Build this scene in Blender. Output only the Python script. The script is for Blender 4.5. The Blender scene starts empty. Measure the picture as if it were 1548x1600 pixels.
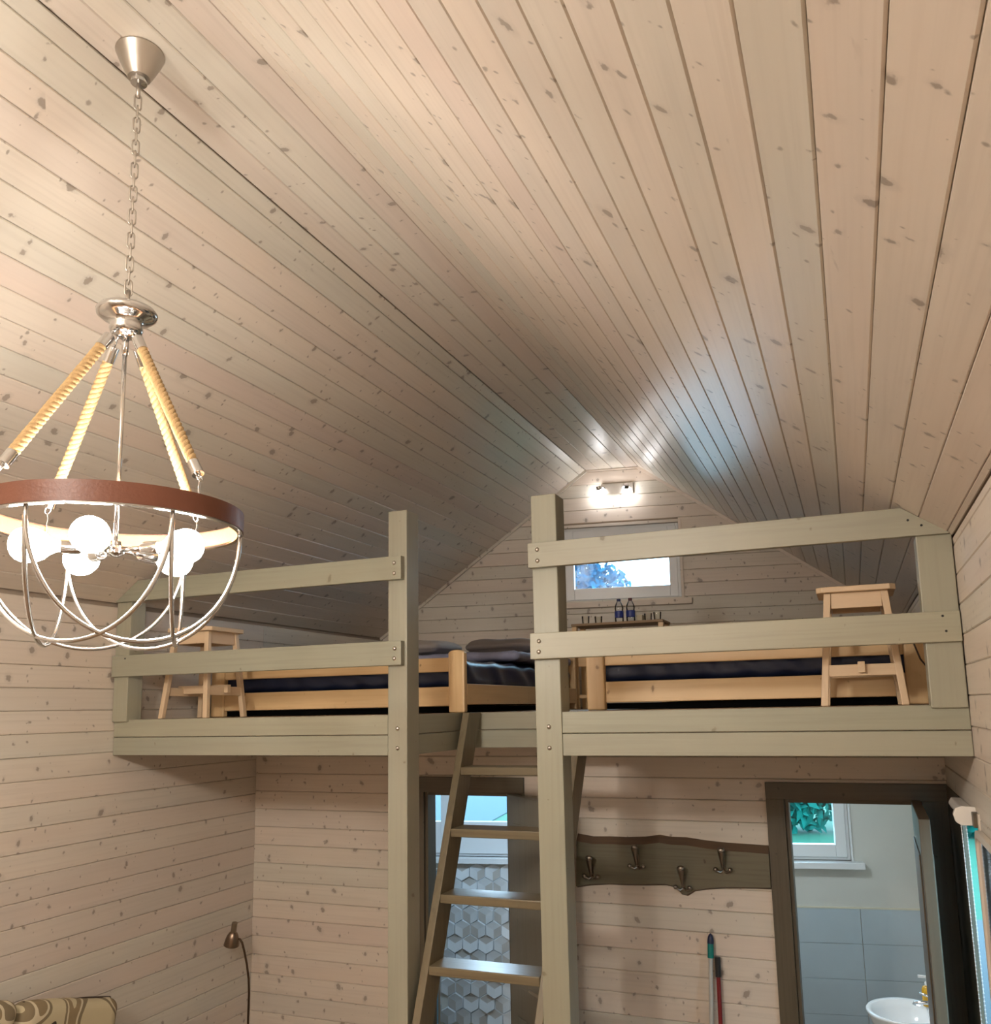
import bpy, bmesh, math, random
from mathutils import Vector, Matrix, noise
R = random.Random(7)
sc = bpy.context.scene
COL = sc.collection

# ---------------------------------------------------------------- camera
W, H = 1548.0, 1600.0
F_PX, CX, CY = 1333.63, 796.9, 899.43
YAW, PITCH, ROLL, CAM_Z = .3759, .1534, -.0206, 2.4
fwd = Vector((-math.sin(YAW)*math.cos(PITCH), math.cos(YAW)*math.cos(PITCH), math.sin(PITCH)))
r0 = Vector((math.cos(YAW), math.sin(YAW), 0)); u0 = r0.cross(fwd)
cr = math.cos(ROLL)*r0 + math.sin(ROLL)*u0
cu = -math.sin(ROLL)*r0 + math.cos(ROLL)*u0
cam = bpy.data.cameras.new('camera'); camo = bpy.data.objects.new('camera', cam); COL.objects.link(camo)
camo.matrix_world = Matrix(((cr.x, cu.x, -fwd.x, 0), (cr.y, cu.y, -fwd.y, 0), (cr.z, cu.z, -fwd.z, CAM_Z), (0, 0, 0, 1)))
cam.sensor_fit = 'HORIZONTAL'; cam.sensor_width = 36; cam.lens = F_PX/W*36
cam.shift_x = (W/2-CX)/W; cam.shift_y = (CY-H/2)/W
cam.clip_start = .05; cam.clip_end = 300
sc.camera = camo

# ---------------------------------------------------------------- world and exposure
wd = bpy.data.worlds.new('overcast_sky'); sc.world = wd; wd.use_nodes = True
bg = wd.node_tree.nodes['Background']
bg.inputs[0].default_value = (.46, .75, 1.0, 1); bg.inputs[1].default_value = 5.0
vs = sc.view_settings
vs.view_transform = 'Standard'; vs.look = 'None'; vs.gamma = 1; vs.use_curve_mapping = False
vs.exposure = 1.15
BULB_E = 50.0          # chandelier globes
BULB_C = (1.0, .95, .87)
BATH_E = 36.0          # opal ceiling lamps in the two rooms behind, left one added as fill
FILL_E = 112.0       # added fill globe, unseen behind the camera
SPOT_E = 23.0          # wall spotlight in the gable
SPOT_C = (.97, .97, 1.0)

# ---------------------------------------------------------------- node materials
def mat(name):
    m = bpy.data.materials.new(name); m.use_nodes = True
    return m, m.node_tree.nodes, m.node_tree.links, m.node_tree.nodes['Principled BSDF']

def plain(name, col, rough=.5, metal=0., bump=0., bscale=60, var=0., spec=.5, vscale=6):
    m, N, L, b = mat(name)
    b.inputs['Base Color'].default_value = (*col, 1); b.inputs['Roughness'].default_value = rough
    b.inputs['Metallic'].default_value = metal; b.inputs['Specular IOR Level'].default_value = spec
    tc = N.new('ShaderNodeTexCoord')
    if var:
        n = N.new('ShaderNodeTexNoise'); n.inputs['Scale'].default_value = vscale; n.inputs['Detail'].default_value = 4
        L.new(tc.outputs['Object'], n.inputs['Vector'])
        mx = N.new('ShaderNodeMix'); mx.data_type = 'RGBA'
        mx.inputs['A'].default_value = (*[c*(1-var) for c in col], 1); mx.inputs['B'].default_value = (*[min(1, c*(1+var)) for c in col], 1)
        L.new(n.outputs['Fac'], mx.inputs['Factor']); L.new(mx.outputs['Result'], b.inputs['Base Color'])
    if bump:
        n2 = N.new('ShaderNodeTexNoise'); n2.inputs['Scale'].default_value = bscale; n2.inputs['Detail'].default_value = 3
        L.new(tc.outputs['Object'], n2.inputs['Vector'])
        bp = N.new('ShaderNodeBump'); bp.inputs['Strength'].default_value = bump; bp.inputs['Distance'].default_value = .004
        L.new(n2.outputs['Fac'], bp.inputs['Height']); L.new(bp.outputs['Normal'], b.inputs['Normal'])
    return m

def emit(name, col, s):
    m, N, L, b = mat(name)
    b.inputs['Base Color'].default_value = (.9, .9, .9, 1)
    b.inputs['Emission Color'].default_value = (*col, 1); b.inputs['Emission Strength'].default_value = s
    return m

def wood(name, a, b_, axis='x', knot=None, kdens=.5, rough=.42, grain=.5, tint=None, gscale=1., kr=.011, blotch=.5):
    """wood running along a local axis: fine fibre streaks, a broad wash, round knots, a tint per object"""
    m, N, L, bs = mat(name)
    def math_(op, x, y=None, z=None):
        n = N.new('ShaderNodeMath'); n.operation = op
        for i, v in enumerate((x, y, z)):
            if v is None: continue
            if hasattr(v, 'is_linked'): L.new(v, n.inputs[i])
            else: n.inputs[i].default_value = v
        return n.outputs[0]
    def mix(fac, A, B, mode='MIX'):
        n = N.new('ShaderNodeMix'); n.data_type = 'RGBA'; n.blend_type = mode
        for k, v in (('Factor', fac), ('A', A), ('B', B)):
            s = n.inputs[k] if k == 'Factor' else [q for q in n.inputs if q.name == k and q.type == 'RGBA'][0]
            if hasattr(v, 'is_linked'): L.new(v, s)
            else: s.default_value = v
        return [q for q in n.outputs if q.type == 'RGBA'][0]
    tc = N.new('ShaderNodeTexCoord'); sp = N.new('ShaderNodeSeparateXYZ'); L.new(tc.outputs['Object'], sp.inputs[0])
    oi = N.new('ShaderNodeObjectInfo')
    rnd = oi.outputs['Random']
    ax = {'x': (0, 1, 2), 'y': (1, 0, 2), 'z': (2, 0, 1)}[axis]
    u = math_('ADD', sp.outputs[ax[0]], math_('MULTIPLY', rnd, 41.)); v = sp.outputs[ax[1]]; w = sp.outputs[ax[2]]
    def vec(x, y, z):
        c = N.new('ShaderNodeCombineXYZ')
        for i, q in enumerate((x, y, z)):
            if hasattr(q, 'is_linked'): L.new(q, c.inputs[i])
            else: c.inputs[i].default_value = q
        return c.outputs[0]
    def nz(x, y, z, detail=3, dist=0.):
        n = N.new('ShaderNodeTexNoise'); n.inputs['Scale'].default_value = 1; n.inputs['Detail'].default_value = detail
        n.inputs['Distortion'].default_value = dist
        L.new(vec(math_('MULTIPLY', u, x), math_('MULTIPLY', v, y), math_('MULTIPLY', w, z)), n.inputs['Vector'])
        return n.outputs['Fac']
    def ss(x, lo, hi):
        n = N.new('ShaderNodeMapRange'); n.interpolation_type = 'SMOOTHSTEP'
        L.new(x, n.inputs['Value']); n.inputs['From Min'].default_value = lo; n.inputs['From Max'].default_value = hi
        return n.outputs['Result']
    g = nz(2.2*gscale, 70*gscale, 70*gscale, 4)
    fine = math_('MULTIPLY', ss(g, .42, .72), grain)
    colr = mix(fine, (*a, 1), (*b_, 1))
    bl = nz(1.1, 9, 9, 2)
    colr = mix(math_('MULTIPLY', ss(bl, .35, .7), blotch*.6), colr, (*[c*.82 for c in a], 1))
    bl2 = nz(.8, 5, 5, 1)
    colr = mix(math_('MULTIPLY', ss(bl2, .42, .62), blotch*.9), colr, (a[0]*1.01, a[1]*.97, a[2]*.945, 1))
    if tint:
        cr_ = N.new('ShaderNodeValToRGB'); L.new(math_('FRACT', math_('MULTIPLY', rnd, 7.31)), cr_.inputs[0])
        el = cr_.color_ramp.elements
        for i, t in enumerate(tint):
            e = el[i] if i < 2 else el.new(.5)
            e.position = i/(len(tint)-1); e.color = (*t, 1)
        colr = mix(1., colr, cr_.outputs[0], 'MULTIPLY')
    hgt = g
    if knot:
        su, sv = 5.2, 15.
        whorl = ss(nz(3.4, 2.5, 2.5, 1), .38, .52)      # knots sit in whorls along a board
        def knots(su, sv, rad, dens, off):
            vo = N.new('ShaderNodeTexVoronoi'); vo.voronoi_dimensions = '2D'; vo.feature = 'F1'; vo.inputs['Scale'].default_value = 1
            pu = math_('MULTIPLY', math_('ADD', u, off), su); pv = math_('MULTIPLY', math_('ADD', math_('ADD', v, math_('MULTIPLY', w, .7)), math_('MULTIPLY', rnd, 13.)), sv)
            L.new(vec(pu, pv, 0.), vo.inputs['Vector'])
            s2 = N.new('ShaderNodeSeparateXYZ'); L.new(vo.outputs['Position'], s2.inputs[0])
            s3 = N.new('ShaderNodeSeparateXYZ'); L.new(vo.outputs['Color'], s3.inputs[0])
            du = math_('DIVIDE', math_('SUBTRACT', pu, s2.outputs[0]), su); dv = math_('DIVIDE', math_('SUBTRACT', pv, s2.outputs[1]), sv)
            # each knot is an ellipse of its own size, lean and stretch
            el_ = math_('MULTIPLY_ADD', s3.outputs[2], 1.1, .75)
            dv = math_('ADD', dv, math_('MULTIPLY', du, math_('SUBTRACT', s3.outputs[1], .5)))
            d = math_('SQRT', math_('ADD', math_('POWER', math_('MULTIPLY', du, el_), 2.), math_('POWER', dv, 2.)))
            wob = math_('MULTIPLY', math_('SUBTRACT', nz(90, 90, 90, 2), .5), rad*.9)
            d = math_('ADD', d, wob)
            rr = math_('MULTIPLY', math_('MULTIPLY', math_('MAXIMUM', math_('SUBTRACT', s3.outputs[0], 1-dens), 0.), rad/dens), whorl)
            core = ss(math_('SUBTRACT', rr, d), -.001, .0055)
            halo = ss(math_('SUBTRACT', math_('MULTIPLY', rr, 2.2), d), 0., .02)
            return core, halo, rr
        c1, h1, _ = knots(su, sv, kr*1.25, kdens, 0.)
        c2, h2, _ = knots(11., 24., kr*.62, kdens*.75, 3.3)
        colr = mix(math_('MULTIPLY', h1, .28), colr, (*[.5*(x+y) for x, y in zip(a, knot)], 1))
        colr = mix(math_('MULTIPLY', c1, .70), colr, (*knot, 1))
        colr = mix(math_('MULTIPLY', c2, .70), colr, (*knot, 1))
        # long brush of dark resin beside some knots
        st = ss(nz(9, 26, 26, 3, .6), .70, .80)
        colr = mix(math_('MULTIPLY', st, .35*kdens), colr, (*knot, 1))
    L.new(colr, bs.inputs['Base Color'])
    bs.inputs['Roughness'].default_value = rough
    bp = N.new('ShaderNodeBump'); bp.inputs['Strength'].default_value = .16; bp.inputs['Distance'].default_value = .0015
    L.new(hgt, bp.inputs['Height']); L.new(bp.outputs['Normal'], bs.inputs['Normal'])
    return m

PINE_A, PINE_B, KNOT = (.66, .60, .535), (.55, .49, .43), (.23, .18, .14)
TINTS = ((1., .93, .90), (.95, .97, .93), (1.03, 1.0, .95), (.90, .88, .88), (1.04, .98, .93))
M_PLANK = wood('whitewashed_pine', PINE_A, PINE_B, 'x', KNOT, .78, .40, .45, TINTS, kr=.0155)
M_PLANKC = wood('whitewashed_pine_ceiling', PINE_A, PINE_B, 'x', KNOT, .70, .36, .40, TINTS, kr=.0165)
M_BACK = plain('bare_board_backing', (.34, .27, .21), .8)
GP_A, GP_B = (.35, .34, .265), (.295, .285, .22)
M_GREEN = {a: wood('sage_painted_timber_'+a, GP_A, GP_B, a, (.17, .15, .105), .16, .38, .6, ((1, 1, 1), (.93, .95, .93), (1.05, 1.03, .98)), kr=.012) for a in 'xyz'}
M_OLIVE = {a: wood('olive_stained_timber_'+a, (.185, .15, .09), (.13, .10, .06), a, (.08, .06, .04), .12, .34, .7) for a in 'xyz'}
M_DARK = {a: wood('dark_olive_stained_timber_'+a, (.105, .085, .055), (.07, .055, .036), a, (.03, .024, .02), .2, .45, .7) for a in 'xyz'}
M_PINE = {a: wood('honey_pine_'+a, (.80, .57, .31), (.70, .46, .22), a, (.25, .11, .035), .32, .38, .5, ((1, 1, 1), (.95, .93, .9), (1.05, 1.03, 1.0))) for a in 'xyz'}
M_BIRCH = {a: wood('pale_pine_'+a, (.72, .54, .35), (.62, .44, .27), a, (.35, .2, .1), .10, .42, .4) for a in 'xyz'}
M_CHROME = plain('polished_chrome', (.66, .66, .66), .12, 1.)
M_NICKEL = plain('brushed_nickel', (.52, .48, .43), .32, 1.)
M_BRONZE = plain('antique_brass', (.32, .27, .22), .35, 1.)
M_BAND_OUT = plain('brown_leather_band', (.165, .060, .034), .45, 0, .2, 120, .12)
M_ROPE = plain('jute_rope', (.50, .34, .17), .9, 0, .6, 320, .25, .2, 90)
M_BULB = emit('lit_globe_bulb', BULB_C, BULB_E)
M_SPOT = emit('lit_frosted_glass', SPOT_C, SPOT_E)
M_WHITE = plain('white_window_plastic', (.78, .79, .80), .3)
M_WALLW = plain('white_bathroom_plaster', (.66, .65, .60), .7, 0, .1, 90, .03)
M_TILEL = plain('pale_marble_tile', (.50, .58, .63), .3, 0, 0, 60, .10, .5, 3)
M_CERAMIC = plain('white_ceramic', (.80, .82, .84), .08)
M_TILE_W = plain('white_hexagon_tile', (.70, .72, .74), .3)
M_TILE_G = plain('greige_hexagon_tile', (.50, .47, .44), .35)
M_NAVY = plain('navy_slick_mattress_cover', (.014, .026, .080), .36, 0, 0, 40, .2)
M_DUVET = plain('slate_blue_duvet', (.27, .28, .40), .6, 0, .3, 60, .35, .4, 14)
M_PILLOW = plain('taupe_pillowcase', (.25, .215, .20), .7, 0, .3, 80, .15)
M_PILLOWL = plain('pale_grey_pillowcase', (.46, .42, .40), .7, 0, .3, 80, .1)
M_SHADE = plain('black_underbed_shade', (.003, .003, .003), 1., spec=.05)  # black that paints the shade under the beds
M_BLACK = plain('black_plastic', (.012, .012, .013), .4)
M_FABRIC_BLIND = plain('cream_blind_plastic', (.70, .62, .52), .45)

def pane_mat():
    m, N, L, b = mat('clear_window_glass')
    tr = N.new('ShaderNodeBsdfTransparent'); tr.inputs[0].default_value = (.95, .98, .98, 1)
    gl = N.new('ShaderNodeBsdfGlossy'); gl.inputs['Roughness'].default_value = .02
    mx = N.new('ShaderNodeMixShader'); mx.inputs[0].default_value = .05
    L.new(tr.outputs[0], mx.inputs[1]); L.new(gl.outputs[0], mx.inputs[2])
    L.new(mx.outputs[0], N['Material Output'].inputs[0]); return m
M_PANE = pane_mat()
def clear_mat(name, col):
    m, N, L, b = mat(name)
    tr = N.new('ShaderNodeBsdfTransparent'); tr.inputs[0].default_value = (*col, 1)
    gl = N.new('ShaderNodeBsdfGlossy'); gl.inputs['Roughness'].default_value = .05
    mx = N.new('ShaderNodeMixShader'); fr = N.new('ShaderNodeFresnel'); fr.inputs[0].default_value = 1.4
    L.new(fr.outputs[0], mx.inputs[0]); L.new(tr.outputs[0], mx.inputs[1]); L.new(gl.outputs[0], mx.inputs[2])
    L.new(mx.outputs[0], N['Material Output'].inputs[0]); return m
M_PET = clear_mat('clear_bottle_plastic', (.93, .95, .97))
M_GLASSW = clear_mat('clear_tumbler_glass', (.96, .95, .92))

# ---------------------------------------------------------------- mesh helpers
class MB:
    def __init__(s): s.v = []; s.f = []; s.mi = []
    def add(s, vs, fs, mi=0):
        o = len(s.v); s.v += [tuple(p) for p in vs]; s.f += [tuple(i+o for i in q) for q in fs]; s.mi += [mi]*len(fs); return s
    def box(s, a, b, mi=0, M=None):
        x0, y0, z0 = [min(p, q) for p, q in zip(a, b)]; x1, y1, z1 = [max(p, q) for p, q in zip(a, b)]
        vs = [Vector(p) for p in ((x0,y0,z0),(x1,y0,z0),(x1,y1,z0),(x0,y1,z0),(x0,y0,z1),(x1,y0,z1),(x1,y1,z1),(x0,y1,z1))]
        if M: vs = [M @ p for p in vs]
        return s.add(vs, [(0,3,2,1),(4,5,6,7),(0,1,5,4),(1,2,6,5),(2,3,7,6),(3,0,4,7)], mi)
    def hexa(s, lo, hi, mi=0):       # two quads (bottom, top), same winding
        return s.add(list(lo)+list(hi), [(3,2,1,0),(4,5,6,7),(0,1,5,4),(1,2,6,5),(2,3,7,6),(3,0,4,7)], mi)
    def prism(s, poly, d, mi=0):     # poly: 3-D points, extruded by d
        n = len(poly); p = [Vector(q) for q in poly]; d = Vector(d)
        return s.add(p+[q+d for q in p], [tuple(range(n))[::-1], tuple(range(n, 2*n))]+[(i, (i+1) % n, n+(i+1) % n, n+i) for i in range(n)], mi)
    def tube(s, path, r, n=10, closed=False, cap=True, mi=0):
        P = [Vector(p) for p in path]; k = len(P); rs = r if isinstance(r, (list, tuple)) else [r]*k
        T = []
        for i in range(k):
            a = P[(i-1) % k] if (closed or i) else P[i]; b = P[(i+1) % k] if (closed or i < k-1) else P[i]
            T.append((b-a).normalized())
        nrm = T[0].orthogonal().normalized(); vs = []
        for i in range(k):
            nrm = (nrm - T[i]*nrm.dot(T[i])).normalized(); bn = T[i].cross(nrm)
            for j in range(n):
                t = 2*math.pi*j/n; vs.append(P[i]+(nrm*math.cos(t)+bn*math.sin(t))*rs[i])
        fs = []
        for i in range(k if closed else k-1):
            for j in range(n):
                a, b = i*n+j, i*n+(j+1) % n; c, d = ((i+1) % k)*n+(j+1) % n, ((i+1) % k)*n+j
                fs.append((a, b, c, d))
        if cap and not closed: fs += [tuple(range(n))[::-1], tuple(range((k-1)*n, k*n))]
        return s.add(vs, fs, mi)
    def lathe(s, prof, n=24, M=None, mi=0):   # prof: (r, z)
        vs = []
        for r, z in prof:
            for j in range(n):
                t = 2*math.pi*j/n; p = Vector((r*math.cos(t), r*math.sin(t), z)); vs.append(M @ p if M else p)
        fs = [(i*n+j, i*n+(j+1) % n, (i+1)*n+(j+1) % n, (i+1)*n+j) for i in range(len(prof)-1) for j in range(n)]
        return s.add(vs, fs, mi)
    def ball(s, c, r, n=20, m=12, mi=0):
        sx = r if isinstance(r, (tuple, list)) else (r, r, r)
        prof = [(math.sin(math.pi*i/m), -math.cos(math.pi*i/m)) for i in range(m+1)]
        return s.lathe([(max(a, 1e-4), b) for a, b in prof], n, Matrix.Translation(c) @ Matrix.Diagonal((*sx, 1)), mi)
    def build(s, name, m, parent=None, smooth=False, bevel=0, loc=None, segs=2):
        me = bpy.data.meshes.new(name); me.from_pydata(s.v, [], s.f)
        for q in (m if isinstance(m, (list, tuple)) else [m]): me.materials.append(q)
        me.polygons.foreach_set('material_index', s.mi)
        me.update()
        o = bpy.data.objects.new(name, me); COL.objects.link(o)
        if smooth: me.polygons.foreach_set('use_smooth', [True]*len(me.polygons))
        if bevel:
            b = o.modifiers.new('bevel', 'BEVEL'); b.width = bevel; b.segments = segs; b.limit_method = 'ANGLE'; b.angle_limit = .6
        if smooth == 'auto':
            e = o.modifiers.new('split', 'EDGE_SPLIT'); e.split_angle = .7
        if parent: o.parent = parent
        if loc is not None: o.location = loc
        return o

def box(name, a, b, m, parent=None, bevel=.002, rot=None):
    """a box whose own origin is its centre, so that its grain starts there"""
    a, b = Vector(a), Vector(b); c = (a+b)/2
    o = MB().box(a-c, b-c).build(name, m, parent, bevel=bevel, loc=c)
    if rot: o.rotation_euler = rot
    return o
def thing(name, label, cat, loc=(0, 0, 0), rz=0., group=None):
    o = bpy.data.objects.new(name, None); COL.objects.link(o); o.location = loc; o.rotation_euler = (0, 0, rz)
    o.empty_display_size = .1
    return tag(o, label, cat, group)
def tag(o, label, cat, group=None):
    o['label'] = label; o['category'] = cat
    if group: o['group'] = group
    return o
def struct(o): o['kind'] = 'structure'; return o
def dup(root, loc, rz, label, group=None):
    r = root.copy(); COL.objects.link(r); r.location = loc; r.rotation_euler = (0, 0, rz); r['label'] = label
    if group: r['group'] = group
    for ch in list(root.children):
        c = ch.copy(); COL.objects.link(c); c.parent = r
        for g in ch.children:
            d = g.copy(); COL.objects.link(d); d.parent = c
    return r
def soft_box(name, a, b, rad, m, parent=None, cuts=22, amp=.01, fq=6., folds=0., fdir=(1, .6, 1.4), seed=0, puff=0.):
    """cushion or mattress: rounded box with noise, optional slanting folds and a domed middle"""
    a, b = Vector(a), Vector(b); c = (a+b)/2; h = (b-a)/2
    bm = bmesh.new(); bmesh.ops.create_cube(bm, size=2); bmesh.ops.subdivide_edges(bm, edges=bm.edges[:], cuts=cuts, use_grid_fill=True)
    fd = Vector(fdir)
    for v in bm.verts:
        p = Vector((v.co.x*h.x, v.co.y*h.y, v.co.z*h.z))
        q = Vector([max(-hh+rad, min(hh-rad, x)) for x, hh in zip(p, h)])
        d = p-q; n = d.normalized() if d.length > 1e-6 else Vector((0, 0, 0))
        p = q+n*min(rad, d.length)
        if puff:
            k = (1-v.co.x**2)*(1-v.co.y**2); p.z *= 1-puff+puff*k**.5
        s = noise.noise((p+Vector((seed, 0, 0)))*fq)*amp
        if folds:
            t = p.dot(fd)*1.0+noise.noise(p*3)*.12
            s += (abs(math.sin(t*16))**3-.3)*folds
        v.co = p+n*s
    me = bpy.data.meshes.new(name); bm.to_mesh(me); bm.free(); me.materials.append(m)
    me.polygons.foreach_set('use_smooth', [True]*len(me.polygons))
    o = bpy.data.objects.new(name, me); COL.objects.link(o); o.location = c
    if parent: o.parent = parent
    return o

# ---------------------------------------------------------------- the room: measures
XL, XR, YF, YB = -3.5625, .3748, -1.6, 4.559     # side walls, wall behind the camera, wall under the loft
EAVE, RIDGE = 2.98, 4.27
RX0, RX1 = -1.86, -1.447                         # flat strip of the ceiling
SL = (RIDGE-EAVE)/(RX0-XL); SR = (RIDGE-EAVE)/(XR-RX1)      # roof slopes, left and right
GY0, GY1 = 6.10, 6.80                            # far gable, at the left and at the right wall
GA = math.atan((GY1-GY0)/(XR-XL)); GC = math.cos(GA)
DECK = 2.38
PW = .1078
def gy(x): return GY0+(x-XL)*math.tan(GA)

def frame(O, U, V):
    U = Vector(U).normalized(); V = Vector(V).normalized(); N = U.cross(V)
    return Matrix(((U.x, V.x, N.x, O[0]), (U.y, V.y, N.y, O[1]), (U.z, V.z, N.z, O[2]), (0, 0, 0, 1)))
def plank(parent, Fm, v0, v1, ua, ub, m, t=.012, gap=.0006, c=.0034):
    """one board in the frame Fm: along u from ua=(at v0, at v1) to ub, chamfered long edges"""
    um = (ua[0]+ub[0])/2; vm = (v0+v1)/2
    vv = [v0+gap, v0+gap, v0+gap+c, v1-gap-c, v1-gap, v1-gap]; nn = [0, t-c*1.25, t, t, t-c*1.25, 0]
    def at(e, v): k = (v-v0)/(v1-v0); return e[0]+(e[1]-e[0])*k
    jit = R.uniform(-.0007, .0007)
    vs = [(at(ua, v)-um, v-vm, n+jit) for v, n in zip(vv, nn)]+[(at(ub, v)-um, v-vm, n+jit) for v, n in zip(vv, nn)]
    fs = [(i, i+6, i+7, i+1) for i in range(5)]+[(0, 1, 2, 3, 4, 5), (11, 10, 9, 8, 7, 6)]
    o = MB().add(vs, fs).build('plank', m, parent)
    o.matrix_local = Fm @ Matrix.Translation((um, vm, 0)); return o

# ---- floor
struct(box('floor', (XL-.2, YF-.2, -.1), (XR+.2, 7.1, 0), wood('brown_floor_boards', (.30, .19, .11), (.22, .13, .07), 'y', None, rough=.4), bevel=0))
T = .012
# ---- side walls (thin backing plus one board after another)
wl = struct(box('wall_left', (XL-.1, YF, 0), (XL-T, 7.0, EAVE+.03), M_BACK, bevel=0)); wl.location = wl.location
FL = frame((XL-T, 0, 0), (0, -1, 0), (0, 0, 1))     # normal +x ... checked below
FL = Matrix(((0, 0, 1, XL-T), (1, 0, 0, 0), (0, 1, 0, 0), (0, 0, 0, 1)))
FR = Matrix(((0, 0, -1, XR+T), (1, 0, 0, 0), (0, 1, 0, 0), (0, 0, 0, 1)))
def rel(parent, M): return parent.matrix_basis.inverted() @ M
PITCH_W = .1068
def side_planks(w, Fm, z0, holes=(), yend=7.0):
    z = z0-math.ceil(z0/PITCH_W)*PITCH_W
    Fm = rel(w, Fm)
    while z < EAVE-.01:
        a, b = max(z, 0), min(z+PITCH_W, EAVE-.005)
        z += PITCH_W
        if b-a < .02: continue
        segs = [(YF, yend)]
        for (y0, y1, h0, h1) in holes:
            if b > h0+.03 and a < h1-.03:
                ns = []
                for s0, s1 in segs:
                    if s0 < y0: ns.append((s0, min(s1, y0)))
                    if s1 > y1: ns.append((max(s0, y1), s1))
                segs = ns
        for s0, s1 in segs:
            # long runs are laid from two boards with a butt joint
            if s1-s0 > 5:
                j = R.uniform(-.8, .7); plank(w, Fm, a, b, (s0, s0), (j-.0006, j-.0006), M_PLANK); plank(w, Fm, a, b, (j+.0006, j+.0006), (s1, s1), M_PLANK)
            else: plank(w, Fm, a, b, (s0, s0), (s1, s1), M_PLANK)
side_planks(wl, FL, 2.216, yend=4.6)
zz = 2.216
FLu = rel(wl, FL)
# upper left wall above the loft deck, as far as the gable
z = zz+PITCH_W
while z < EAVE-.01:
    a, b = z, min(z+PITCH_W, EAVE-.005); z += PITCH_W
    if b-a > .02: plank(wl, FLu, a, b, (4.602, 4.602), (GY0+.05, GY0+.05), M_PLANK)

DY0, DY1, DZ = 3.47, 4.02, 2.0                     # glazed door in the right wall
wr_ = MB()
wr_.box((XR+T, YF, 0), (XR+.04, DY0, EAVE+.03)).box((XR+T, 4.55, 0), (XR+.04, 7.0, EAVE+.03)).box((XR+T, DY0, DZ), (XR+.04, 4.55, EAVE+.03))
wr = struct(wr_.build('wall_right', M_BACK))
side_planks(wr, FR, 2.303, ((DY0, 4.56, 0, DZ),), yend=4.56)
FRu = rel(wr, FR); z = 2.303+PITCH_W
while z < EAVE-.01:
    a, b = z, min(z+PITCH_W, EAVE-.005); z += PITCH_W
    if b-a > .02: plank(wr, FRu, a, b, (4.562, 4.562), (GY1+.05, GY1+.05), M_PLANK)

# ---- wall behind the camera
wf = MB().box((XL-.1, YF-.1, 0), (XR+.1, YF, EAVE+.03))
wf.prism([(XL-.1, YF-.1, EAVE), (XR+.1, YF-.1, EAVE), (RX1, YF-.1, RIDGE+.1), (RX0, YF-.1, RIDGE+.1)], (0, .1, 0))
struct(wf.build('wall_front', plain('whitewashed_front_wall', (.58, .49, .41), .5)))

# ---- ceiling: backing shell, then boards
ce = MB()
def slabp(p, q, y0, y1, th):
    (x0, z0), (x1, z1) = p, q
    ce.hexa([(x0, y0, z0), (x1, y0, z1), (x1, y1, z1), (x0, y1, z0)], [(x0, y0, z0+th), (x1, y0, z1+th), (x1, y1, z1+th), (x0, y1, z0+th)])
YC1 = 7.1
slabp((XL-.12, EAVE-.12*SL+.016), (RX0, RIDGE+.016), YF-.1, YC1, .1)
slabp((RX0, RIDGE+.016), (RX1, RIDGE+.016), YF-.1, YC1, .1)
slabp((RX1, RIDGE+.016), (XR+.12, EAVE-.12*SR+.016), YF-.1, YC1, .1)
ceil = struct(ce.build('ceiling', M_BACK))
LEN = math.hypot(RX0-XL, RIDGE-EAVE); cA, sA = (RX0-XL)/LEN, (RIDGE-EAVE)/LEN
LENR = math.hypot(XR-RX1, RIDGE-EAVE); cR, sR = (XR-RX1)/LENR, (RIDGE-EAVE)/LENR
# frames: u along +y, v up the slope, normal into the room
F_Rs = Matrix(((0, -cR, -sR, XR+sR*T), (1, 0, 0, 0), (0, sR, -cR, EAVE+cR*T), (0, 0, 0, 1)))
F_Ls = Matrix(((0, cA, sA, XL-sA*T), (1, 0, 0, 0), (0, sA, -cA, EAVE+cA*T), (0, 0, 0, 1)))
F_Fl = Matrix(((0, -1, 0, RX1), (1, 0, 0, 0), (0, 0, -1, RIDGE+T), (0, 0, 0, 1)))
def gslope(v, side):     # y where the gable meets the slope at distance v from the eave
    x = XR-v*cR if side > 0 else XL+v*cA
    return gy(x)
def roof_planks(Fm, side, v_start, pitch):
    v = v_start-math.ceil(v_start/pitch)*pitch
    Ls = LENR if side > 0 else LEN
    while v < Ls-.004:
        a, b = max(v, .0), min(v+pitch, Ls-.001); v += pitch
        if b-a < .012: continue
        e = (gslope(a, side)+.03, gslope(b, side)+.03)
        plank(ceil, Fm, a, b, (YF, YF), e, M_PLANKC)
roof_planks(F_Rs, 1, .2365, .1068)
roof_planks(F_Ls, -1, LEN-.165, .1035)
n = 4
for i in range(n):
    a, b = (RX1-RX0)*i/n, (RX1-RX0)*(i+1)/n
    plank(ceil, F_Fl, a, b, (YF, YF), (gy(RX1-a)+.03, gy(RX1-b)+.03), M_PLANKC)
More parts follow.
